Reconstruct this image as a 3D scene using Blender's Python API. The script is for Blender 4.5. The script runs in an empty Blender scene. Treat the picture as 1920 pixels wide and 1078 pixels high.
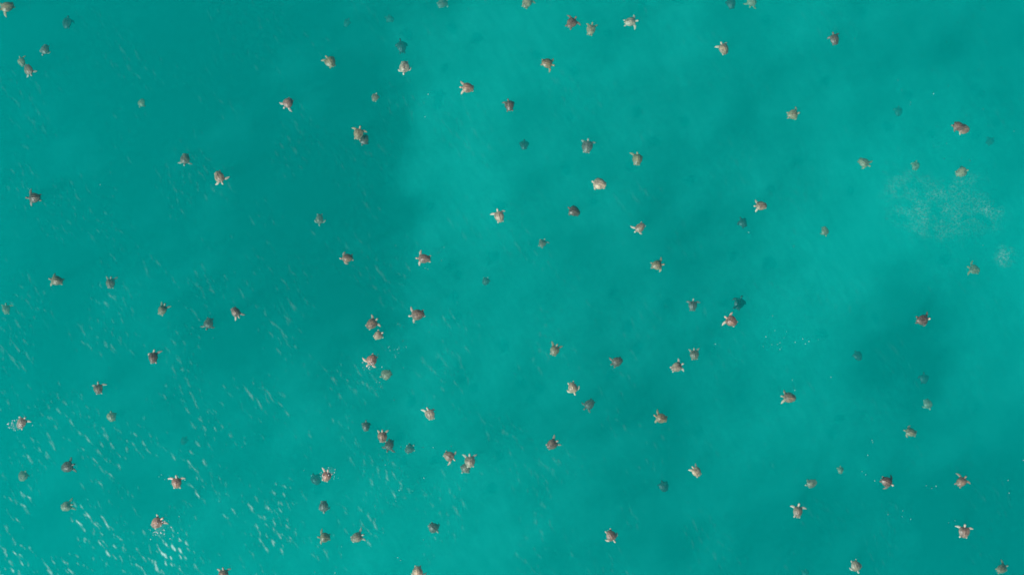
import bpy, math, random
import numpy as np

# ---------------------------------------------------------------- camera, sky, sun, exposure
SC = bpy.context.scene
COL = SC.collection
random.seed(11)
RNG = np.random.default_rng(11)
R = math.radians

PPM = 21.0                      # photo pixels per metre at the sea surface
PW, PH = 1920.0, 1078.0
ALT = (PW / PPM) / 2 / math.tan(R(36))   # drone height for a 72 degree lens

cam = bpy.data.cameras.new('camera')
cam.sensor_width = 36.0
cam.lens = 18.0 / math.tan(R(36))
cam.clip_end = 3000
cam_o = bpy.data.objects.new('camera', cam)
cam_o.location = (0, 0, ALT)
COL.objects.link(cam_o)
SC.camera = cam_o

SUN_AZ = R(220)                 # direction towards the sun, counter-clockwise from +X (lower left of the picture)
SUN_EL = R(42)
world = bpy.data.worlds.new('World')
SC.world = world
world.use_nodes = True
wn = world.node_tree
sky = wn.nodes.new('ShaderNodeTexSky')
sky.sky_type = 'NISHITA'
sky.sun_disc = False
sky.sun_elevation = SUN_EL
sky.sun_rotation = math.pi / 2 - SUN_AZ
wn.links.new(sky.outputs['Color'], wn.nodes['Background'].inputs['Color'])
wn.nodes['Background'].inputs['Strength'].default_value = 0.09

sun = bpy.data.lights.new('sun', 'SUN')
sun.energy = 4.0
sun.angle = R(0.53)
sun.color = (1.0, 0.96, 0.90)
sun_o = bpy.data.objects.new('sun', sun)
sun_o.rotation_euler = (math.pi / 2 - SUN_EL, 0, SUN_AZ + math.pi / 2)
COL.objects.link(sun_o)

SC.view_settings.view_transform = 'Standard'
SC.view_settings.look = 'None'
SC.view_settings.exposure = 0.0
SC.view_settings.gamma = 1.0
SC.view_settings.use_curve_mapping = False
SC.render.engine = 'CYCLES'
cy = SC.cycles
cy.use_denoising = True
cy.denoiser = 'OPENIMAGEDENOISE'
cy.max_bounces = 12
cy.volume_bounces = 10
cy.diffuse_bounces = 2
cy.glossy_bounces = 2
cy.transparent_max_bounces = 24
cy.sample_clamp_indirect = 4.0
cy.caustics_reflective = False
cy.caustics_refractive = False


def pos(px, py, z=0.0):
    """A place in the sea at height z, from where the photograph shows it."""
    s = (ALT - z) / ALT / PPM
    return ((px - PW / 2) * s, (PH / 2 - py) * s, z)


# ---------------------------------------------------------------- materials
def mat(name):
    m = bpy.data.materials.new(name)
    m.use_nodes = True
    nt = m.node_tree
    nt.nodes.clear()
    out = nt.nodes.new('ShaderNodeOutputMaterial')

    def N(t, **kw):
        n = nt.nodes.new('ShaderNode' + t)
        for k, v in kw.items():
            if k in n.inputs:
                n.inputs[k].default_value = v
            else:
                setattr(n, k, v)
        return n
    return m, nt, out, N


def mix_rgb(N, nt, fac, a, b, mode='MIX'):
    n = N('Mix')
    n.data_type = 'RGBA'
    n.blend_type = mode
    for sock, v in ((n.inputs[0], fac), (n.inputs[6], a), (n.inputs[7], b)):
        if hasattr(v, 'is_linked'):
            nt.links.new(v, sock)
        else:
            sock.default_value = v
    return n.outputs[2]


def ramp(N, nt, src, stops):
    n = N('ValToRGB')
    e = n.color_ramp.elements
    while len(e) < len(stops):
        e.new(0.5)
    for el, (p, v) in zip(e, stops):
        el.position = p
        el.color = (v, v, v, 1) if not isinstance(v, tuple) else v
    nt.links.new(src, n.inputs[0])
    return n.outputs[0]


def water_volume():
    m, nt, out, N = mat('clear_teal_water')
    sc = N('VolumeScatter', Color=(0.003, 0.96, 0.905, 1), Density=0.13, Anisotropy=0.3)
    ab = N('VolumeAbsorption', Color=(0.0, 0.92, 0.902, 1), Density=0.27)
    ad = N('AddShader')
    nt.links.new(sc.outputs[0], ad.inputs[0])
    nt.links.new(ab.outputs[0], ad.inputs[1])
    nt.links.new(ad.outputs[0], out.inputs['Volume'])
    return m


def seabed_mat():
    m, nt, out, N = mat('pale_sand_with_weed')
    tc = N('TexCoord')
    at = N('Attribute', attribute_name='weed')
    n1 = N('TexNoise', Scale=0.9, Detail=6.0, Roughness=0.6)
    n2 = N('TexNoise', Scale=0.16, Detail=4.0, Roughness=0.55)
    nt.links.new(tc.outputs['Object'], n1.inputs['Vector'])
    nt.links.new(tc.outputs['Object'], n2.inputs['Vector'])
    sand = mix_rgb(N, nt, n1.outputs['Fac'], (0.64, 0.62, 0.52, 1), (0.78, 0.75, 0.64, 1))
    sand = mix_rgb(N, nt, ramp(N, nt, n2.outputs['Fac'], [(0.35, 0.0), (0.7, 0.22)]), sand, (0.30, 0.30, 0.22, 1))
    mp = N('Mapping', vector_type='TEXTURE')               # light streaks of surface wavelets, painted into the sand colour
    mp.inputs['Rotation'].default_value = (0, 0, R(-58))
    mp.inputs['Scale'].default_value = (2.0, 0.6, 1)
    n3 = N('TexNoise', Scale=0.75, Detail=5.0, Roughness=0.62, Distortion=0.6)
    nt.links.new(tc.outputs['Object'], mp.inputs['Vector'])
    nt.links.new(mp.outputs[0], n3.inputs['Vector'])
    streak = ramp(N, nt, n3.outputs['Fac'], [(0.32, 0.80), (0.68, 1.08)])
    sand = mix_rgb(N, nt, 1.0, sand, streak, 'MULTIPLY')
    weed = mix_rgb(N, nt, n1.outputs['Fac'], (0.02, 0.032, 0.02, 1), (0.05, 0.065, 0.035, 1))
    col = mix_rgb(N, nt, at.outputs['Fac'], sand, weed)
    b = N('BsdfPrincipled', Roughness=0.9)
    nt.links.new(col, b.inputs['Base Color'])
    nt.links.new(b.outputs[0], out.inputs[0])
    return m


def ripple_mat():
    m, nt, out, N = mat('rippled_water_skin')
    tr = N('BsdfTransparent')
    gl = N('BsdfAnisotropic', Roughness=0.36)
    g2 = N('BsdfAnisotropic', Roughness=0.52)
    gm = N('MixShader')
    gm.inputs[0].default_value = 0.16
    at = N('Attribute', attribute_name='steep')
    fr = N('Fresnel', IOR=1.333)
    ml = N('Math', operation='MULTIPLY')
    mx = N('MixShader')
    nt.links.new(gl.outputs[0], gm.inputs[1])
    nt.links.new(g2.outputs[0], gm.inputs[2])
    nt.links.new(fr.outputs[0], ml.inputs[0])
    nt.links.new(at.outputs['Fac'], ml.inputs[1])
    nt.links.new(ml.outputs[0], mx.inputs[0])
    nt.links.new(tr.outputs[0], mx.inputs[1])
    nt.links.new(gm.outputs[0], mx.inputs[2])
    nt.links.new(mx.outputs[0], out.inputs[0])
    return m


def foam_mat():
    m, nt, out, N = mat('white_sea_foam')
    b = N('BsdfPrincipled', Roughness=0.6)
    b.inputs['Base Color'].default_value = (0.74, 0.76, 0.72, 1)
    tr = N('BsdfTransparent')
    mx = N('MixShader')
    tc = N('TexCoord')
    at = N('Attribute', attribute_name='cover')
    n1 = N('TexNoise', Scale=0.7, Detail=3.0, Roughness=0.6)
    n2 = N('TexNoise', Scale=4.5, Detail=5.0, Roughness=0.7)
    for n in (n1, n2):
        nt.links.new(tc.outputs['Object'], n.inputs['Vector'])
    k1 = ramp(N, nt, n1.outputs['Fac'], [(0.40, 0.0), (0.70, 1.0)])
    k2 = ramp(N, nt, n2.outputs['Fac'], [(0.44, 0.0), (0.72, 0.8)])
    broken = N('Math', operation='MULTIPLY')
    nt.links.new(k1, broken.inputs[0])
    nt.links.new(k2, broken.inputs[1])
    whole = N('Math', operation='GREATER_THAN')           # solid flecks are covered throughout, films are broken up
    whole.inputs[1].default_value = 0.97
    nt.links.new(at.outputs['Fac'], whole.inputs[0])
    film = N('Math', operation='MULTIPLY')
    nt.links.new(broken.outputs[0], film.inputs[0])
    nt.links.new(at.outputs['Fac'], film.inputs[1])
    mxm = N('Math', operation='MAXIMUM')
    nt.links.new(whole.outputs[0], mxm.inputs[0])
    nt.links.new(film.outputs[0], mxm.inputs[1])
    nt.links.new(mxm.outputs[0], mx.inputs[0])
    nt.links.new(tr.outputs[0], mx.inputs[1])
    nt.links.new(b.outputs[0], mx.inputs[2])
    nt.links.new(mx.outputs[0], out.inputs[0])
    return m


def shell_mat():
    m, nt, out, N = mat('mottled_turtle_shell')
    oi = N('ObjectInfo')
    tc = N('TexCoord')
    off = N('VectorMath', operation='MULTIPLY_ADD')
    off.inputs[1].default_value = (1, 1, 1)
    cv = N('CombineXYZ')
    ml = N('Math', operation='MULTIPLY')
    ml.inputs[1].default_value = 37.0
    nt.links.new(oi.outputs['Random'], ml.inputs[0])
    for k in range(3):
        nt.links.new(ml.outputs[0], cv.inputs[k])
    nt.links.new(tc.outputs['Object'], off.inputs[0])
    nt.links.new(cv.outputs[0], off.inputs[2])
    n1 = N('TexNoise', Scale=3.0, Detail=5.0, Roughness=0.6)
    n2 = N('TexNoise', Scale=15.0, Detail=4.0, Roughness=0.7)
    nt.links.new(off.outputs[0], n1.inputs['Vector'])
    nt.links.new(off.outputs[0], n2.inputs['Vector'])
    at = N('Attribute', attribute_name='seam')
    c = mix_rgb(N, nt, 1.0, oi.outputs['Color'], ramp(N, nt, n1.outputs['Fac'], [(0.34, (0.42, 0.42, 0.44, 1)), (0.5, (1, 1, 1, 1)), (0.66, (1.6, 1.5, 1.35, 1))]), 'MULTIPLY')
    c = mix_rgb(N, nt, 1.0, c, ramp(N, nt, n2.outputs['Fac'], [(0.3, 0.7), (0.7, 1.25)]), 'MULTIPLY')
    c = mix_rgb(N, nt, at.outputs['Fac'], c, (0.30, 0.27, 0.21, 1))
    b = N('BsdfPrincipled', Roughness=0.42)
    nt.links.new(c, b.inputs['Base Color'])
    nt.links.new(b.outputs[0], out.inputs[0])
    return m


def skin_mat():
    m, nt, out, N = mat('scaly_turtle_skin')
    oi = N('ObjectInfo')
    tc = N('TexCoord')
    vo = N('TexVoronoi', Scale=16.0, feature='DISTANCE_TO_EDGE')
    ns = N('TexNoise', Scale=5.0, Detail=4.0)
    nt.links.new(tc.outputs['Object'], vo.inputs['Vector'])
    nt.links.new(tc.outputs['Object'], ns.inputs['Vector'])
    c = mix_rgb(N, nt, 1.0, oi.outputs['Color'], ramp(N, nt, vo.outputs['Distance'], [(0.0, (1.25, 1.22, 1.15, 1)), (0.12, (0.9, 0.88, 0.86, 1))]), 'MULTIPLY')
    c = mix_rgb(N, nt, 1.0, c, ramp(N, nt, ns.outputs['Fac'], [(0.3, 0.72), (0.7, 1.2)]), 'MULTIPLY')
    pale = N('Attribute', attribute_name='head_pale', attribute_type='OBJECT')    # some animals have a bleached head
    sp = N('SeparateXYZ')
    nt.links.new(tc.outputs['Object'], sp.inputs[0])
    front = N('MapRange')
    front.inputs['From Min'].default_value, front.inputs['From Max'].default_value = 0.46, 0.53
    nt.links.new(sp.outputs[0], front.inputs['Value'])
    ay = N('Math', operation='ABSOLUTE')
    nt.links.new(sp.outputs[1], ay.inputs[0])
    mid = N('MapRange')
    mid.inputs['From Min'].default_value, mid.inputs['From Max'].default_value = 0.17, 0.13
    nt.links.new(ay.outputs[0], mid.inputs['Value'])
    m1 = N('Math', operation='MULTIPLY')
    m2 = N('Math', operation='MULTIPLY')
    nt.links.new(front.outputs[0], m1.inputs[0])
    nt.links.new(mid.outputs[0], m1.inputs[1])
    nt.links.new(m1.outputs[0], m2.inputs[0])
    nt.links.new(pale.outputs['Fac'], m2.inputs[1])
    c = mix_rgb(N, nt, m2.outputs[0], c, (0.74, 0.60, 0.46, 1))
    b = N('BsdfPrincipled', Roughness=0.45)
    nt.links.new(c, b.inputs['Base Color'])
    nt.links.new(b.outputs[0], out.inputs[0])
    return m


M_WATER, M_BED, M_RIPPLE, M_FOAM, M_SHELL, M_SKIN = water_volume(), seabed_mat(), ripple_mat(), foam_mat(), shell_mat(), skin_mat()


def mesh_np(name, v, f, smooth=True):
    """A mesh from a vertex array and an array of quads (or a list of faces)."""
    me = bpy.data.meshes.new(name)
    if isinstance(f, np.ndarray):
        v = np.asarray(v, np.float32)
        me.vertices.add(len(v))
        me.vertices.foreach_set('co', v.ravel())
        n, k = f.shape
        me.loops.add(n * k)
        me.loops.foreach_set('vertex_index', f.astype(np.int32).ravel())
        me.polygons.add(n)
        me.polygons.foreach_set('loop_start', np.arange(0, n * k, k, dtype=np.int32))
        me.update(calc_edges=True)
    else:
        me.from_pydata([tuple(map(float, p)) for p in v], [], f)
    if smooth:
        me.polygons.foreach_set('use_smooth', np.ones(len(me.polygons), bool))
    me.validate()
    return me


def link(name, me, material=None):
    o = bpy.data.objects.new(name, me)
    if material and not me.materials:
        me.materials.append(material)
    COL.objects.link(o)
    return o


def grid_faces(nx, ny):
    i = np.arange(nx - 1)[None, :] + nx * np.arange(ny - 1)[:, None]
    return np.stack([i, i + 1, i + nx + 1, i + nx], -1).reshape(-1, 4)


def value_noise(x, y, scale, seed, octaves=4):
    """Smooth sum-of-sines noise in about -1..1, the same wherever it is asked for."""
    r = np.random.default_rng(seed)
    out = np.zeros_like(x)
    amp, tot = 1.0, 0.0
    for o in range(octaves):
        for k in range(5):
            a = r.uniform(0, 2 * math.pi)
            w = 2 * math.pi / (scale * r.uniform(0.7, 1.5))
            out += amp * np.sin(w * (x * math.cos(a) + y * math.sin(a)) + r.uniform(0, 6.28)) / 2.2
        tot += amp
        amp *= 0.55
        scale *= 0.5
    return out / tot


# ---------------------------------------------------------------- seabed and water
BED = -8.0
# weed cover fitted to water brightness, extra at left darkens against scattered light; coarse grid (grid lines given in photo pixels)
WEED_X = [60, 250, 450, 600, 700, 750, 800, 900, 1000, 1120, 1250, 1380, 1500, 1620, 1700, 1800, 1880]
WEED_Y = [60, 200, 350, 500, 650, 800, 950, 1050]
WEED = [[1.07, 1.07, 0.97, 0.85, 0.63, 0.56, 0.43, 0.32, 0.34, 0.33, 0.33, 0.46, 0.28, 0.36, 0.44, 0.54, 0.46],
        [0.93, 0.87, 0.90, 0.84, 0.84, 0.74, 0.30, 0.25, 0.33, 0.29, 0.38, 0.54, 0.33, 0.35, 0.36, 0.39, 0.48],
        [0.88, 0.76, 0.88, 0.88, 0.94, 0.80, 0.31, 0.23, 0.40, 0.44, 0.62, 0.51, 0.36, 0.25, 0.23, 0.19, 0.34],
        [0.84, 0.81, 0.87, 0.90, 0.93, 0.73, 0.38, 0.27, 0.41, 0.52, 0.60, 0.45, 0.28, 0.26, 0.49, 0.26, 0.21],
        [0.81, 0.68, 0.71, 0.77, 0.74, 0.54, 0.34, 0.35, 0.46, 0.57, 0.56, 0.38, 0.32, 0.49, 0.76, 0.47, 0.32],
        [0.76, 0.63, 0.62, 0.56, 0.46, 0.39, 0.31, 0.41, 0.55, 0.63, 0.65, 0.53, 0.32, 0.43, 0.60, 0.62, 0.58],
        [0.72, 0.58, 0.54, 0.48, 0.38, 0.33, 0.32, 0.36, 0.47, 0.58, 0.63, 0.63, 0.64, 0.72, 0.86, 0.99, 1.02],
        [0.69, 0.55, 0.45, 0.42, 0.35, 0.34, 0.32, 0.36, 0.44, 0.58, 0.70, 0.73, 0.74, 0.82, 0.90, 0.99, 1.12]]
# smaller weed clumps: x, y, half-width, half-height, amount
CLUMPS = [(1560, 440, 130, 90, -.12), (1720, 410, 230, 130, -.15), (900, 330, 90, 260, -.08), (1790, 110, 150, 90, .12), (1680, 640, 90, 110, .12), (735, 410, 40, 45, .15), (1733, 690, 45, 50, .2), (1690, 560, 40, 60, .12), (690, 560, 60, 60, .1), (490, 80, 40, 35, .15), (1540, 115, 60, 30, .12), (1790, 100, 50, 35, .15), (1245, 920, 60, 40, .1), (1405, 240, 45, 40, .15), (1670, 520, 30, 40, .12), (240, 770, 50, 40, .06), (1790, 970, 70, 50, .08)]


def weed_cover(x, y):
    s = (ALT - BED) / ALT / PPM
    px, py = x / s + PW / 2, PH / 2 - y / s
    wx = px + 22 * value_noise(x, y, 9.0, 5, 3)
    wy = py + 22 * value_noise(x, y, 9.0, 6, 3)
    def locate(v, lines):
        lines = np.array(lines, float)
        k = np.clip(np.searchsorted(lines, v) - 1, 0, len(lines) - 2)
        t = np.clip((v - lines[k]) / (lines[k + 1] - lines[k]), 0, 1)
        return k, t * t * (3 - 2 * t) * 0.6 + t * 0.4
    kx, tx = locate(wx, WEED_X)
    ky, ty = locate(wy, WEED_Y)
    g = np.array(WEED)
    w = (g[ky, kx] * (1 - tx) + g[ky, kx + 1] * tx) * (1 - ty) + (g[ky + 1, kx] * (1 - tx) + g[ky + 1, kx + 1] * tx) * ty
    for cx, cy_, hx, hy, a in CLUMPS:
        w += a * np.exp(-(((wx - cx) / hx) ** 2 + ((wy - cy_) / hy) ** 2))
    w = 0.50 + (w - 0.46) * 1.28
    beyond = np.maximum(np.abs(px - PW / 2) / (PW / 2), np.abs(py - PH / 2) / (PH / 2))
    t = np.clip((beyond - 1.0) / 0.3, 0, 1)
    w = w * (1 - t) + t * (0.5 + 0.3 * value_noise(x, y, 22.0, 8, 3))
    w += 0.24 * value_noise(x, y, 13.0, 19, 4) * (1 - t) + 0.17 * value_noise(x, y, 5.0, 9, 4)
    return np.clip(w, 0, 1)


ax = np.concatenate([np.linspace(-700, -72, 22)[:-1], np.linspace(-70, 70, 281), np.linspace(72, 700, 22)[1:]])
gx, gy = np.meshgrid(ax, ax)
gz = BED + 0.35 * value_noise(gx, gy, 30.0, 3, 3) + 0.05 * value_noise(gx, gy, 3.0, 4, 2)
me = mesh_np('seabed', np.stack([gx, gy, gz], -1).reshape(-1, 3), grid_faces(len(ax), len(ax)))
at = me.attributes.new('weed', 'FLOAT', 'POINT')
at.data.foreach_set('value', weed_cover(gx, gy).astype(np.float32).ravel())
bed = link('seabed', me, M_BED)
bed['kind'] = 'structure'
bed['label'] = 'pale sandy seabed with dark weed patches under teal water'

W = 690.0
bv = [(-W, -W, BED - 2), (W, -W, BED - 2), (W, W, BED - 2), (-W, W, BED - 2), (-W, -W, 0), (W, -W, 0), (W, W, 0), (-W, W, 0)]
bf = [(3, 2, 1, 0), (4, 5, 6, 7), (0, 1, 5, 4), (1, 2, 6, 5), (2, 3, 7, 6), (3, 0, 4, 7)]
sea = link('sea_water', mesh_np('sea_water', bv, bf, False), M_WATER)
sea['kind'] = 'structure'
sea['label'] = 'clear turquoise sea water filling the whole view'

# ---------------------------------------------------------------- turtles: one continuous body mesh each, the shell its part
def ellipsoid(c, r, n=14, m=10):
    v, f = [], []
    for j in range(m + 1):
        t = math.pi * j / m
        for i in range(n):
            a = 2 * math.pi * i / n
            v.append((c[0] + r[0] * math.sin(t) * math.cos(a), c[1] + r[1] * math.sin(t) * math.sin(a), c[2] + r[2] * math.cos(t)))
    for j in range(m):
        for i in range(n):
            f.append((j * n + i, (j + 1) * n + i, (j + 1) * n + (i + 1) % n, j * n + (i + 1) % n))
    return v, f


def blade(path, widths, thick):
    """A tapering flattened limb along a path; width lies in the XY plane, thickness along Z."""
    v, f = [], []
    n = 10
    P = [np.array(p, float) for p in path]
    for k, p in enumerate(P):
        d = P[min(k + 1, len(P) - 1)] - P[max(k - 1, 0)]
        d /= np.linalg.norm(d)
        side = np.array([-d[1], d[0], 0.0])
        side /= np.linalg.norm(side)
        for i in range(n):
            a = 2 * math.pi * i / n
            q = p + side * widths[k] * math.cos(a) + np.array([0, 0, thick[k] * math.sin(a)])
            v.append(tuple(q))
    m = len(P)
    for k in range(m - 1):
        for i in range(n):
            f.append((k * n + i, k * n + (i + 1) % n, (k + 1) * n + (i + 1) % n, (k + 1) * n + i))
    f.append(tuple(range(n - 1, -1, -1)))
    f.append(tuple((m - 1) * n + i for i in range(n)))
    return v, f


def bez(a, b, c, n):
    a, b, c = (np.array(q, float) for q in (a, b, c))
    return [(1 - t) ** 2 * a + 2 * t * (1 - t) * b + t * t * c for t in np.linspace(0, 1, n)]


def body_mesh(lf, rf, head, lh, rh, dip, ll=1.0, rl=1.0, hl=1.0, hind=0.8):
    """lf, rf, lh, rh: how far each flipper points away from straight ahead (degrees); head: turn of the neck; dip: how far the flippers hang."""
    V, F = [], []

    def add(vf):
        o = len(V)
        V.extend(vf[0])
        F.extend([tuple(i + o for i in q) for q in vf[1]])
    add(ellipsoid((0.0, 0, -0.085), (0.47, 0.385, 0.115), 24, 12))
    add(ellipsoid((0.20, 0, -0.07), (0.27, 0.33, 0.10), 16, 10))
    h = R(head)
    hx, hy = math.cos(h), math.sin(h)
    nb = np.array((0.40, 0, -0.045))
    hc = nb + np.array(((0.08 + 0.15 * hl) * hx, (0.08 + 0.15 * hl) * hy, 0.035))
    add(blade([nb - np.array((0.1, 0, 0.01)), nb, (nb + hc) / 2, hc], [0.13, 0.115, 0.085, 0.075], [0.085, 0.08, 0.07, 0.065]))
    hv, hf = ellipsoid((0, 0, 0), (0.135, 0.098, 0.088), 16, 10)
    pts = []
    for x, y, z in hv:
        if x > 0.03:                       # tapering beak
            y *= 1 - 2.6 * (x - 0.03)
            z = z * (1 - 1.6 * (x - 0.03)) - 0.10 * (x - 0.03)
        if z > 0 and 0.0 < x < 0.09:       # brow ridges over the eyes
            z += 0.012 * math.exp(-((abs(y) - 0.06) / 0.025) ** 2)
        pts.append((hc[0] + x * hx - y * hy, hc[1] + x * hy + y * hx, hc[2] + z))
    add((pts, hf))
    for s, ang, fl in ((1, lf, ll), (-1, rf, rl)):     # front flippers: out from the shoulder, then a long blade bending back
        a = R(ang)
        root = np.array((0.27, s * 0.24, -0.07))
        d1 = np.array((math.cos(a * 0.62), s * math.sin(a * 0.62), 0))
        d2 = np.array((math.cos(a + R(28)), s * math.sin(a + R(28)), 0))
        elbow = root + d1 * (0.14 + 0.13 * fl) + np.array((0, 0, -dip * 0.10))
        tip = elbow + d2 * 0.36 * fl + np.array((0, 0, -dip * 0.28 - 0.16 * (1 - fl)))
        path = bez(root, elbow, tip, 9)
        add(blade(path, [0.085, 0.10, 0.11, 0.12, 0.12, 0.112, 0.092, 0.064, 0.03], [0.06, 0.055, 0.048, 0.042, 0.038, 0.035, 0.032, 0.030, 0.026]))
    for s, ang in ((1, lh), (-1, rh)):     # short paddle-like hind flippers
        a = R(ang)
        root = np.array((-0.33, s * 0.17, -0.09))
        d = np.array((math.cos(a), s * math.sin(a), 0))
        path = bez(root, root + d * 0.16 * hind + np.array((0, s * 0.02, -0.01)), root + d * 0.32 * hind + np.array((-0.05, 0, -0.04 * dip - 0.02)), 7)
        add(blade(path, [0.07, 0.075, 0.085, 0.095, 0.095, 0.075, 0.035], [0.05, 0.045, 0.038, 0.034, 0.032, 0.030, 0.026]))
    add(blade([(-0.40, 0, -0.10), (-0.50, 0, -0.10), (-0.56, 0, -0.105)], [0.06, 0.042, 0.022], [0.045, 0.035, 0.022]))
    me = bpy.data.meshes.new('turtle_body_raw')
    me.from_pydata([tuple(map(float, q)) for q in V], [], F)
    o = bpy.data.objects.new('turtle_body_raw', me)
    COL.objects.link(o)
    md = o.modifiers.new('remesh', 'REMESH')
    md.mode = 'VOXEL'
    md.voxel_size = 0.026
    sm = o.modifiers.new('smooth', 'SMOOTH')
    sm.factor = 0.5
    sm.iterations = 2
    dg = bpy.context.evaluated_depsgraph_get()
    res = bpy.data.meshes.new_from_object(o.evaluated_get(dg))
    bpy.data.objects.remove(o)
    bpy.data.meshes.remove(me)
    res.name = 'turtle_body'
    res.polygons.foreach_set('use_smooth', np.ones(len(res.polygons), bool))
    res.materials.clear()
    res.materials.append(M_SKIN)
    return res


def shell_outline(a):
    """Heart-shaped shell: blunt at the shoulders, narrowing to the tail; notched rim."""
    c, s = math.cos(a), math.sin(a)
    x = 0.50 * c
    y = 0.425 * s * (1.0 + 0.13 * c - 0.10 * c * c)
    if c < -0.2:
        x *= 1 + 0.05 * (-c - 0.2)
    if c > 0.75:
        x -= 0.06 * ((c - 0.75) / 0.25) ** 2
    return x, y


def shell_mesh():
    """Domed carapace with raised scutes (five down the back, four a side, a ring of small ones at the rim) and grooves between."""
    cen = [(0.36, 0), (0.20, 0), (0.01, 0), (-0.18, 0), (-0.36, 0)]
    for x, y in ((0.27, 0.2), (0.10, 0.23), (-0.09, 0.22), (-0.26, 0.16)):
        cen += [(x, y), (x, -y)]
    cen = np.array(cen)
    nr, na = 18, 44
    v, seam = [], []

    def height(x, y, r):
        z = 0.205 * (1 - r ** 2.3) + 0.02 * math.exp(-(y / 0.05) ** 2) * (1 - r * r) + 0.03 * x * (1 - r)
        d = np.sort(np.hypot(cen[:, 0] - x, cen[:, 1] - y))
        g = (d[1] - d[0])
        gr = math.exp(-(g / 0.028) ** 2) if r < 0.80 else 0.0
        rim = math.exp(-((r - 0.84) / 0.03) ** 2)
        k = max(gr, rim)
        return z - 0.014 * k, k
    z, k = height(0, 0, 0)
    v.append((0, 0, z))
    seam.append(k)
    for j in range(1, nr + 1):
        r = j / nr
        for i in range(na):
            x, y = shell_outline(2 * math.pi * i / na)
            rr = r * (1.0 + (0.018 * (i % 2) if j == nr else 0))
            z, k = height(x * r, y * r, r)
            if r > 0.82 and i % 4 == 0:
                k = max(k, 0.7)
            v.append((x * rr, y * rr, z))
            seam.append(k)
    f = [(0, 1 + i, 1 + (i + 1) % na) for i in range(na)]
    for j in range(nr - 1):
        for i in range(na):
            a, b = 1 + j * na + i, 1 + j * na + (i + 1) % na
            f.append((a, a + na, b + na, b))
    base = 1 + (nr - 1) * na
    o = len(v)                              # rim turned under, then closed
    for i in range(na):
        x, y = shell_outline(2 * math.pi * i / na)
        v.append((x * 0.95, y * 0.95, -0.035))
        seam.append(0.3)
    for i in range(na):
        f.append((base + i, o + i, o + (i + 1) % na, base + (i + 1) % na))
    f.append(tuple(o + i for i in range(na - 1, -1, -1)))
    me = mesh_np('turtle_shell', v, f)
    at = me.attributes.new('seam', 'FLOAT', 'POINT')
    at.data.foreach_set('value', np.array(seam, np.float32) * 0.35)
    me.materials.append(M_SHELL)
    return me


SHELL = shell_mesh()
SHELL_TOP = 0.225
TONES = {                                   # shell colour, skin colour
    'tan':   ((0.31, 0.245, 0.17), (0.60, 0.49, 0.385)),
    'brown': ((0.215, 0.142, 0.10), (0.46, 0.355, 0.275)),
    'dark':  ((0.10, 0.082, 0.068), (0.19, 0.155, 0.13)),
    'warm':  ((0.29, 0.205, 0.125), (0.40, 0.30, 0.18)),
    'rust':  ((0.20, 0.125, 0.09), (0.30, 0.205, 0.155)),
    'deep':  ((0.035, 0.030, 0.036), (0.055, 0.045, 0.05)),
    'grey':  ((0.135, 0.112, 0.093), (0.42, 0.34, 0.28)),
    'red':   ((0.25, 0.165, 0.125), (0.62, 0.48, 0.39)),
    'olive': ((0.215, 0.19, 0.115), (0.36, 0.31, 0.21)),
    'pale':  ((0.39, 0.31, 0.22), (0.58, 0.48, 0.38)),
}
POSES = {     # left front, right front, neck, left hind, right hind, hang, reach of left, right, neck, hind
    'S': (66, 66, 0, 160, 160, 0.3, 0.75, 0.75, 0.8, 0.6), 'G': (132, 132, 0, 166, 166, 0.2, 0.85, 0.85, 0.9, 0.7),
    'F': (36, 36, 0, 158, 158, 0.2, 0.8, 0.8, 0.8, 0.6), 'L': (58, 120, 6, 150, 168, 0.3, 1.0, 0.45, 0.7, 0.6),
    'R': (120, 58, -6, 168, 150, 0.3, 0.45, 1.0, 0.7, 0.6), 'T': (148, 148, 0, 170, 170, 0.4, 0.5, 0.5, 0.5, 0.45),
    'W': (74, 74, 0, 152, 152, 0.1, 1.0, 1.0, 1.0, 0.75), 'A': (62, 100, 12, 146, 165, 0.3, 1.0, 0.8, 1.0, 0.7),
    'B': (100, 62, -12, 165, 146, 0.3, 0.8, 1.0, 1.0, 0.7), 'H': (96, 96, 0, 168, 168, 0.8, 0.8, 0.8, 0.8, 0.6),
}
POSE_CACHE = {}


def pose_mesh(key, var):
    k = (key, var)
    if k not in POSE_CACHE:
        r = random.Random(hash_of(k))
        p = POSES[key]
        POSE_CACHE[k] = body_mesh(*[a + r.uniform(-14, 14) for a in p[:5]], max(0.05, p[5] + r.uniform(-0.1, 0.15)), *[q * r.uniform(0.75, 1.1) for q in p[6:]])
    return POSE_CACHE[k]


def hash_of(k):
    return sum(ord(c) * (31 ** i) for i, c in enumerate(str(k))) % 1000003


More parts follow.
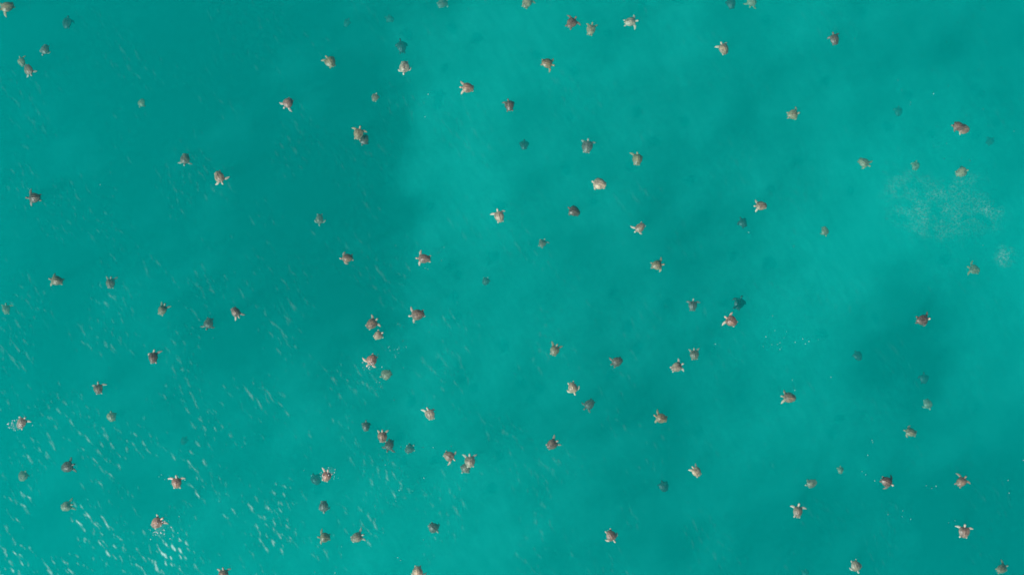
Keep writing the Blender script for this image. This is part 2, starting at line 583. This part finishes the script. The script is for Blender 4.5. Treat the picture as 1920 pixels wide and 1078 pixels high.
# photo x, photo y, heading (degrees, 0 = right, 90 = up), depth of the shell's top (m), tone, size, pose, label
TURTLES = [
    (13, 13, 205, 0.30, 'olive', 1.15, 'S', 'olive brown turtle cut off by the top left corner of the picture'),
    (125, 43, 80, 2.00, 'deep', 1.05, 'T', 'dark blurred turtle deep below, nearest the top left corner turtle'),
    (84, 93, 255, 1.02, 'grey', .95, 'G', 'dark grey turtle heading down, between the top left blur and the tan pair'),
    (40, 116, 115, 1.00, 'warm', 0.85, 'R', 'fainter upper turtle of the overlapping pair near the left edge'),
    (53, 131, 298, 0.50, 'brown', 1.0, 'S', 'browner lower turtle of the overlapping pair near the left edge'),
    (265, 193, 250, 1.90, 'warm', 0.80, 'T', 'faint lone turtle in the empty dark water of the upper left'),
    (540, 193, 236, 0.08, 'red', 1.05, 'S', 'rusty brown turtle heading down left with pale flippers spread, upper left centre'),
    (619, 116, 122, 0.45, 'olive', 1.05, 'L', 'smooth olive brown turtle heading up left, one thin flipper out ahead'),
    (758, 126, 270, 0.25, 'tan', 1.1, 'G', 'tan turtle heading straight down with flippers swept back, below a dark blur'),
    (703, 183, 70, 1.06, 'brown', .80, 'T', 'small faded oval brown turtle above the pair with pale flippers'),
    (753, 88, 100, 2.35, 'deep', 1.1, 'G', 'dark blurred turtle just above the tan one heading straight down'),
    (731, 36, 160, 3.70, 'dark', 0.85, 'T', 'very faint dark turtle deep down, right one of two near the top'),
    (650, 43, 60, 3.80, 'dark', 0.85, 'T', 'very faint dark turtle deep down, left one of two near the top'),
    (830, 6, 30, 2.00, 'grey', 1.0, 'L', 'faint greyish turtle touching the top edge, left of centre'),
    (877, 165, 176, 0.12, 'brown', 1.1, 'F', 'brown turtle heading left with pale head and flippers bunched in front'),
    (955, 198, 97, 0.25, 'dark', 1.1, 'L', 'dark grey turtle heading up, right of the brown one heading left'),
    (672, 251, 76, 0.18, 'olive', 1.1, 'W', 'turtle with three pale limbs raised, upper one of the touching pair'),
    (683, 262, 250, 0.83, 'dark', 1.0, 'T', 'dark grey turtle half hidden under one with pale raised flippers'),
    (988, 5, 62, 0.79, 'warm', 1.1, 'S', 'pale olive turtle cut off by the top edge at centre'),
    (1072, 43, 51, 0.10, 'dark', 1.15, 'W', 'dark violet grey turtle with thin pale flippers, beside a greenish one'),
    (1108, 56, 76, 0.79, 'warm', 1.1, 'F', 'greenish brown turtle just right of the dark violet grey one'),
    (1182, 41, 6, 0.50, 'pale', 1.1, 'W', 'pale hazy turtle heading right, rightmost of the three near the top'),
    (1357, 92, 113, 0.28, 'tan', 1.1, 'S', 'mottled tan turtle heading up left, alone at upper right of centre'),
    (1026, 119, 345, 0.22, 'olive', 1.05, 'W', 'brown turtle heading right with cream flippers spread, below the dark violet one'),
    (1410, 3, 250, 1.60, 'warm', 0.95, 'S', 'faint pale turtle cut by the top edge, right of a dark blur'),
    (1371, 7, 100, 2.35, 'deep', 1.05, 'T', 'dark blurred turtle cut by the top edge, right of centre'),
    (1565, 74, 104, 0.35, 'dark', 1.1, 'R', 'dark brown turtle heading up, alone near the top right'),
    (1487, 215, 10, 0.45, 'olive', 1.1, 'L', 'olive turtle heading right with a thin flipper raised, upper right'),
    (1797, 237, 176, -0.02, 'dark', 1.0, 'T', 'dark upper turtle of the mating pair at the upper right'),
    (1807, 242, 178, 0.34, 'red', 1.05, 'T', 'reddish lower turtle of the mating pair at the upper right'),
    (1685, 209, 90, 4.20, 'dark', 0.85, 'T', 'very faint dark turtle left of the mating pair'),
    (1857, 265, 45, 4.20, 'dark', 0.85, 'T', 'very faint dark turtle below right of the mating pair'),
    (64, 371, 184, 0.28, 'dark', 1.2, 'W', 'dark turtle heading left with dark flippers, near the left edge'),
    (347, 298, 268, 0.79, 'brown', .95, 'S', 'brown turtle with faint yellowish flippers, above left of a pale spread one'),
    (411, 332, 300, 0.10, 'tan', 1.1, 'W', 'tan turtle heading down right with bright pale flippers, upper left'),
    (106, 526, 168, 0.32, 'olive', 1.1, 'S', 'olive brown turtle heading left, left one of two level near the left edge'),
    (207, 531, 90, 0.90, 'brown', 1.0, 'F', 'faded brown turtle heading up, right one of two level near the left edge'),
    (599, 411, 270, 1.34, 'brown', 1.05, 'G', 'faded dark green turtle alone in the dark water left of centre'),
    (651, 484, 188, 0.22, 'brown', 1.1, 'G', 'brown turtle heading left with flippers tucked, in dark water left of centre'),
    (795, 485, 176, -0.03, 'grey', 1.1, 'W', 'dark wet turtle at the surface heading left, one flipper raised, near centre'),
    (936, 406, 106, 0.10, 'tan', 1.1, 'W', 'tan turtle heading up with head stretched out, close to the centre'),
    (911, 527, 62, 2.60, 'grey', 0.80, 'T', 'faint slim greyish turtle just left of the centre of the picture'),
    (983, 272, 90, 2.35, 'deep', .95, 'T', 'dark blurred turtle alone above the centre'),
    (1101, 275, 80, 0.76, 'grey', 1.1, 'S', 'grey brown turtle heading up, left of a slimmer grey one'),
    (1195, 299, 84, 0.55, 'olive', 1.05, 'L', 'slim grey olive turtle heading up with a whitish tail end'),
    (1124, 345, 163, 0.16, 'pale', 1.15, 'T', 'evenly pale turtle heading left with no flippers spread, right of centre'),
    (1077, 396, 152, 0.42, 'dark', 1.1, 'T', 'dark olive turtle without visible flippers, right of the tan one near centre'),
    (1200, 427, 224, 0.10, 'tan', 1.05, 'B', 'pale turtle curving one long bright flipper out to the left'),
    (1017, 456, 60, 1.39, 'brown', .85, 'R', 'small faded dark turtle below the dark olive one near centre'),
    (1427, 386, 180, 0.16, 'tan', 0.92, 'S', 'tan turtle heading left with three pale limbs, above right of a dark blur'),
    (1393, 418, 120, 2.17, 'deep', .95, 'G', 'dark blurred turtle just below left of a tan one heading left'),
    (1232, 497, 6, 0.22, 'olive', 1.1, 'A', 'ridged brown turtle heading right with pale head, below the long flippered one'),
    (1620, 305, 325, 1.15, 'warm', 1.00, 'L', 'brown turtle with yellowish patches, leftmost of three in a row on the right'),
    (1717, 311, 80, 2.00, 'warm', 0.85, 'T', 'faint slim turtle, middle of three in a row on the right'),
    (1803, 323, 20, 1.05, 'warm', 1.10, 'T', 'pale pinkish hazy turtle, rightmost of three in a row on the right'),
    (1547, 433, 282, 1.50, 'warm', 0.90, 'T', 'faded pale brown turtle alone in the bright water on the right'),
    (1827, 505, 162, 1.50, 'warm', 1.05, 'W', 'faded pale turtle beside a whitish foam patch near the right edge'),
    (11, 580, 90, 1.60, 'warm', 0.90, 'S', 'faded turtle at the left edge halfway down'),
    (304, 581, 66, 0.45, 'olive', 1.05, 'F', 'mottled olive turtle heading up right, left of two darker ones'),
    (391, 606, 256, 0.83, 'dark', 1.05, 'B', 'dark brown turtle heading down with one flipper out left'),
    (442, 585, 306, 0.14, 'grey', 1.05, 'F', 'grey shelled turtle with bright pale flippers, right of the dark brown one'),
    (287, 670, 90, 0.06, 'grey', 1.1, 'B', 'dark shelled turtle heading straight up with pinkish head and hind flippers'),
    (184, 729, 97, 0.45, 'brown', 1.05, 'W', 'grey brown turtle heading up, above a faded one at lower left'),
    (209, 781, 100, 1.25, 'warm', 0.95, 'T', 'faded olive turtle below the grey brown one heading up'),
    (40, 793, 62, 0.04, 'pale', 1.1, 'B', 'pinkish turtle splashing at the surface near the left edge'),
    (783, 590, 190, 0.03, 'brown', 1.15, 'W', 'brown turtle heading left with both flippers spread and pinkish head'),
    (697, 607, 40, 0.18, 'brown', 1.05, 'W', 'brown turtle heading up right, topmost of the row of three'),
    (709, 629, 32, 0.15, 'tan', 1.0, 'T', 'tan turtle with a darker top side, middle of the row of three'),
    (697, 675, 236, -0.03, 'red', 1.1, 'W', 'pinkish turtle breaking the surface, lowest of the row of three'),
    (724, 702, 205, 0.94, 'warm', 1.0, 'T', 'faded pale turtle below right of the pinkish surfacing one'),
    (806, 777, 110, 0.14, 'tan', 1.15, 'L', 'tan turtle heading up with pale flippers raised, alone left of centre'),
    (686, 799, 90, 0.86, 'dark', 1.0, 'T', 'dark olive turtle above left of the overlapping brown pair'),
    (1040, 657, 70, 0.32, 'olive', 1.0, 'F', 'brown turtle heading up right, right of centre, above a mottled tan one'),
    (1157, 678, 206, 0.55, 'dark', 1.05, 'S', 'dark turtle with small yellowish flippers to its lower left'),
    (1299, 573, 90, 0.85, 'dark', .95, 'W', 'dark turtle with paler head straight up, left of a dark blur'),
    (1386, 569, 70, 2.17, 'deep', 1.2, 'G', 'dark blurred turtle just above right of the reddish brown one'),
    (1371, 602, 145, -0.03, 'red', 1.1, 'W', 'reddish brown turtle at the surface with long curved pinkish flippers'),
    (1302, 665, 96, 0.86, 'brown', .95, 'F', 'faded brown turtle heading up, above right of a bright tan one'),
    (1269, 688, 26, 0.10, 'tan', 1.15, 'W', 'tan turtle heading right with three bright limbs, right of centre'),
    (1074, 727, 290, 0.22, 'tan', 1.1, 'G', 'mottled tan turtle heading down, above left of a dark brown one'),
    (1105, 758, 226, 0.90, 'dark', 1.05, 'S', 'dark brown turtle below right of the mottled tan one'),
    (1240, 784, 165, 0.14, 'olive', 1.1, 'B', 'olive tan turtle heading left with one curved pale flipper raised'),
    (1730, 600, 3, -0.03, 'dark', 1.15, 'A', 'dark brown turtle at the surface with a bright cream head, right side'),
    (1609, 667, 120, 2.80, 'deep', 1.0, 'T', 'faint dark turtle below left of the cream headed one'),
    (1733, 710, 90, 3.00, 'deep', .95, 'G', 'faint dark turtle in the dark water below the cream headed one'),
    (1740, 757, 292, 2.00, 'brown', .95, 'T', 'faint turtle, dark above and pale below, near the right edge'),
    (1480, 745, 172, 0.40, 'brown', 1.1, 'S', 'smooth brown turtle heading left with a tiny pale head tip, lower right'),
    (1708, 810, 162, 0.52, 'olive', 1.05, 'G', 'olive brown turtle heading left, right side below the faint ones'),
    (126, 875, 20, 0.50, 'dark', 1.15, 'S', 'dark violet grey turtle among the sun glints at lower left'),
    (43, 892, 62, 1.25, 'warm', 1.00, 'T', 'faded olive turtle near the left edge, left of the dark violet grey one'),
    (124, 949, 20, 0.95, 'warm', 1.05, 'F', 'faded tan turtle heading right, below the dark violet grey one'),
    (331, 905, 88, -0.03, 'red', 1.1, 'W', 'pinkish brown turtle heading up with a bright head, flippers spread wide'),
    (294, 980, 40, -0.04, 'red', 1.15, 'B', 'wet turtle with dark centre surfacing in the brightest sun glints'),
    (345, 826, 60, 4.20, 'dark', 0.85, 'T', 'very faint dark turtle above the pinkish brown one at lower left'),
    (419, 1077, 92, 0.15, 'brown', 1.05, 'S', 'brown turtle of which only the front shows at the bottom edge'),
    (717, 819, 92, 0.18, 'brown', 1.1, 'F', 'brown turtle heading up, upper one of the overlapping brown pair'),
    (730, 834, 252, 0.72, 'dark', 1.05, 'S', 'darker turtle heading down, lower one of the overlapping brown pair'),
    (768, 841, 40, 1.55, 'grey', .95, 'T', 'barely visible grey turtle right of the overlapping brown pair'),
    (842, 855, 332, 0.32, 'brown', 1.05, 'W', 'brown turtle with four thin flippers spread, left of a paler stacked pair'),
    (881, 865, 94, 0.24, 'tan', 1.15, 'F', 'greyish tan upper turtle of the stacked pair below centre'),
    (874, 876, 235, 0.83, 'brown', 1.0, 'T', 'darker turtle peeping out under the greyish tan one below centre'),
    (612, 893, 70, -0.03, 'red', 1.05, 'L', 'pinkish turtle breaking the surface beside a dark blur'),
    (592, 899, 120, 2.27, 'deep', 1.05, 'T', 'dark blurred turtle just left of the pinkish surfacing one'),
    (607, 949, 272, 0.76, 'grey', 1.05, 'T', 'grey turtle heading down, above two tan ones near the bottom'),
    (609, 1007, 180, 0.55, 'olive', 1.0, 'W', 'olive tan turtle heading left, below the grey one near the bottom'),
    (669, 1007, 24, 0.38, 'tan', 1.1, 'F', 'pale tan turtle heading right, right of the olive tan one near the bottom'),
    (813, 989, 316, 0.86, 'grey', 1.05, 'T', 'faded grey turtle alone above the bottom edge, left of centre'),
    (783, 1072, 272, 0.14, 'pale', 1.1, 'H', 'pale turtle cut off by the bottom edge, left of centre'),
    (1035, 833, 36, 0.16, 'grey', 1.1, 'F', 'grey brown turtle heading up right with rounded pale flippers, below centre'),
    (1306, 884, 126, 0.22, 'tan', 1.0, 'F', 'small tan turtle heading up left, right of a dark blur'),
    (1245, 912, 110, 2.17, 'deep', 1.1, 'T', 'dark bluish blurred turtle alone left of the small tan one'),
    (1146, 1004, 300, 0.08, 'red', 1.15, 'G', 'reddish tan turtle heading down right near the bottom centre'),
    (1522, 906, 200, 1.06, 'brown', 1.05, 'T', 'dark blurred turtle with a browner lower half, above the small pale headed one'),
    (1576, 881, 90, 1.70, 'warm', 0.75, 'T', 'small faint triangular turtle between a dark blur and a dark glossy one'),
    (1663, 903, 333, -0.04, 'dark', 1.1, 'H', 'dark glossy turtle at the surface with a pinkish head pointing right'),
    (1803, 903, 52, 0.22, 'rust', 1.05, 'W', 'reddish brown turtle heading up right with brown flippers, right edge area'),
    (1496, 959, 84, 0.10, 'tan', 1.1, 'W', 'tan turtle heading up with pale head and spread flippers, lower right'),
    (1808, 997, 86, 0.05, 'red', 1.1, 'W', 'brown turtle with a yellowish back stripe heading up, lower right'),
    (1605, 1061, 292, 0.30, 'tan', 1.1, 'G', 'round tan turtle with small flippers near the bottom edge, lower right'),
    (1879, 1066, 30, 0.48, 'olive', 1.1, 'S', 'olive tan turtle in the bottom right corner'),
    (1510, 1075, 90, 4.00, 'dark', 0.85, 'T', 'very faint dark turtle at the bottom edge, right of centre'),
]

PALE_HEADS = {(1730, 600): 1.0, (1663, 903): 0.75, (331, 905): 0.9, (783, 590): 0.6, (287, 670): 0.6, (1496, 959): 0.6, (1299, 573): 0.5}
FIRST = None
TXY = []
for i, (px, py, hd, dep, tone, size, pose, label) in enumerate(TURTLES):
    r = random.Random(1000 + i)
    size *= 0.95 * r.uniform(0.92, 1.06)
    z = -dep - SHELL_TOP * size
    x, y, z = pos(px, py, z)
    TXY.append((x, y, dep))
    me = pose_mesh(pose, i % 6)
    if FIRST is None:
        root = link('sea_turtle', None)
        body = link('body', me)
        shell = link('carapace', SHELL)
        FIRST = (root, body, shell)
    else:
        root, body, shell = (o.copy() for o in FIRST)
        body.data = me
        for o in (root, body, shell):
            COL.objects.link(o)
    body.parent = root
    shell.parent = root
    root.location = (x, y, z)
    root.rotation_euler = (R(r.uniform(-9, 9)), R(r.uniform(-7, 7)), R(hd))
    w = r.uniform(0.93, 1.07)
    root.scale = (size, size * w, size)
    sh, sk = TONES[tone]
    v = r.uniform(0.74, 1.26)
    wm = r.uniform(-0.8, 1.3)
    tint = (1 + 0.10 * wm, 1.0, 1 - 0.06 * wm)
    body.color = tuple(c * t_ * v ** 0.4 for c, t_ in zip(sk, tint)) + (1,)
    shell.color = tuple(c * t_ * v for c, t_ in zip(sh, tint)) + (1,)
    shell.scale = (r.uniform(0.95, 1.06), r.uniform(0.93, 1.06), r.uniform(0.85, 1.1))
    body['head_pale'] = PALE_HEADS.get((px, py), 0.0)
    root['label'] = label
    root['category'] = 'turtle'
    root['group'] = 'sea turtles gathered in the shallow sea'

# ---------------------------------------------------------------- ripples on the surface: the steeper sides of small wind waves
SX, SY = math.cos(SUN_AZ), math.sin(SUN_AZ)
step = 0.085
xs = np.arange(-62, 62, step)
ys = np.arange(-42, 42, step)
X, Y = np.meshgrid(xs, ys)
H = np.zeros_like(X)
for k in range(70):
    lam = 0.22 * (1.5 / 0.22) ** RNG.random()
    a = R(204) + RNG.normal(0, 0.62)
    slope = 0.0120
    H += slope * lam / (2 * math.pi) * np.sin(2 * math.pi / lam * (X * math.cos(a) + Y * math.sin(a)) + RNG.uniform(0, 6.28))
H *= 0.62 + 0.80 * np.clip(value_noise(X, Y, 9.0, 21, 4), -0.72, 1)
gY, gX = np.gradient(H, step)
facing = -(gX * SX + gY * SY)               # tilt of the water towards the sun
ok = facing > 0.03
F = grid_faces(len(xs), len(ys))
keep = ok.ravel()[F].sum(1) >= 2
fc = np.stack([X.ravel()[F].mean(1), Y.ravel()[F].mean(1)], -1)
for x, y, d in TXY:                         # a turtle's back and wake leave the water above it smooth
    s = ALT / (ALT + d)
    keep &= (fc[:, 0] - x * s) ** 2 + (fc[:, 1] - y * s) ** 2 > 0.72 ** 2
F = F[keep]
used, inv = np.unique(F.ravel(), return_inverse=True)
V = np.stack([X, Y, H + 0.01], -1).reshape(-1, 3)[used]
NOR = np.stack([-gX, -gY, np.ones_like(gX)], -1).reshape(-1, 3)[used]
NOR /= np.linalg.norm(NOR, axis=1, keepdims=True)
me = mesh_np('ripples', V, inv.reshape(-1, 4))
me.normals_split_custom_set_from_vertices(NOR.tolist())
at = me.attributes.new('steep', 'FLOAT', 'POINT')
st = np.clip((facing.ravel()[used] - 0.03) / 0.10, 0, 1)
at.data.foreach_set('value', (st * st * (3 - 2 * st)).astype(np.float32))
rip = link('ripples', me, M_RIPPLE)
rip['kind'] = 'stuff'
rip['label'] = 'small wind ripples glinting in the sun on the sea surface'
rip['category'] = 'ripples'

# ---------------------------------------------------------------- foam flecks and bubbles
SPOTS = [(803, 177), (879, 18), (795, 194), (797, 219), (1463, 643), (1492, 642), (1511, 645), (1447, 646), (1457, 645), (1463, 655), (1517, 640), (1506, 636),
         (798, 502), (803, 505), (822, 475), (832, 464), (828, 488), (741, 460), (745, 655), (728, 651), (731, 657), (705, 716), (711, 717), (714, 726), (738, 750),
         (757, 690), (722, 871), (751, 838), (762, 836), (794, 895), (749, 918), (743, 939), (719, 998), (793, 1012), (746, 1045), (751, 1050), (1635, 826), (1636, 828),
         (1624, 890), (1617, 884), (1640, 901), (1692, 967), (1707, 973), (1692, 958), (1747, 915), (1738, 909), (1790, 975), (1918, 862), (1342, 644), (1403, 436),
         (1559, 706), (1490, 731), (1486, 713), (1448, 593), (1436, 632), (1432, 649), (1755, 912), (1627, 852), (1666, 965), (1750, 176), (188, 347), (140, 356),
         (1489, 461), (629, 1074), (590, 1071), (847, 837), (813, 839), (1892, 924), (1778, 979), (1890, 900), (700, 681), (688, 684)]
fv, ff = [], []


def fleck(px, py, rad, n=7, stretch=1.0, ang=0.0, z=0.03):
    x0, y0, _ = pos(px, py, z)
    o = len(fv)
    fv.append((x0, y0, z + rad * 0.35))
    for i in range(n):
        a = 2 * math.pi * i / n
        q = rad * random.uniform(0.7, 1.25)
        dx, dy = q * stretch * math.cos(a), q * math.sin(a)
        fv.append((x0 + dx * math.cos(ang) - dy * math.sin(ang), y0 + dx * math.sin(ang) + dy * math.cos(ang), z - 0.01))
    for i in range(n):
        ff.append((o, o + 1 + i, o + 1 + (i + 1) % n))


for px, py in SPOTS:
    fleck(px + random.uniform(-1, 1), py + random.uniform(-1, 1), random.uniform(0.015, 0.036))
for cx, cy_, sx, sy, n, lo, hi in [(30, 796, 10, 5, 26, .015, .045), (22, 798, 4, 3, 10, .02, .05),
                                   (690, 683, 8, 7, 26, .015, .04), (302, 992, 16, 10, 34, .015, .05), (617, 886, 10, 8, 22, .015, .045), (324, 898, 10, 6, 12, .015, .035),
                                   (1470, 640, 40, 14, 8, .006, .012), (745, 655, 14, 6, 14, .01, .022), (740, 760, 60, 120, 25, .006, .014),
                                   (1800, 200, 90, 140, 50, .006, .014), (400, 850, 300, 180, 30, .006, .016)]:
    for k in range(n):
        fleck(random.gauss(cx, sx), random.gauss(cy_, sy), random.uniform(lo, hi), 5, random.uniform(1, 2.2), R(random.gauss(-60, 20)))
n_fleck = len(fv)
cover = [1.0] * n_fleck
# thin films of foam and bubbles: x, y, half-width, half-height (photo pixels), slant, how thick
for cx, cy_, hx, hy, an, thick in [(1770, 388, 130, 58, -12, .5), (1848, 398, 40, 28, 10, .55), (1886, 480, 26, 26, 0, .8), (1805, 412, 34, 16, 5, .7), (1700, 345, 60, 30, 20, .38),
                                   (30, 798, 17, 8, 0, .9), (690, 686, 14, 9, 0, .8), (303, 994, 22, 14, 20, .9), (618, 884, 14, 10, 0, .8), (1730, 420, 90, 30, -20, .4), (1790, 350, 70, 24, 15, .4)]:
    nx = ny = 15
    o = len(fv)
    ca, sa = math.cos(R(an)), math.sin(R(an))
    for j in range(ny):
        for i in range(nx):
            u, w_ = 2 * i / (nx - 1) - 1, 2 * j / (ny - 1) - 1
            x0, y0, _ = pos(cx + hx * u * ca - hy * w_ * sa, cy_ - hx * u * sa - hy * w_ * ca, 0.02)
            fv.append((x0, y0, 0.02))
            cover.append(thick * max(0.0, 1 - u * u - w_ * w_) ** 1.6 * 0.6)
    for q in grid_faces(nx, ny).tolist():
        ff.append(tuple(o + k for k in q))
fme = mesh_np('sea_foam', fv, ff, False)
fme.attributes.new('cover', 'FLOAT', 'POINT').data.foreach_set('value', np.array(cover, np.float32))
foam = link('sea_foam', fme, M_FOAM)
foam['kind'] = 'stuff'
foam['label'] = 'tiny white foam flecks and bubbles scattered on the sea'
foam['category'] = 'foam'
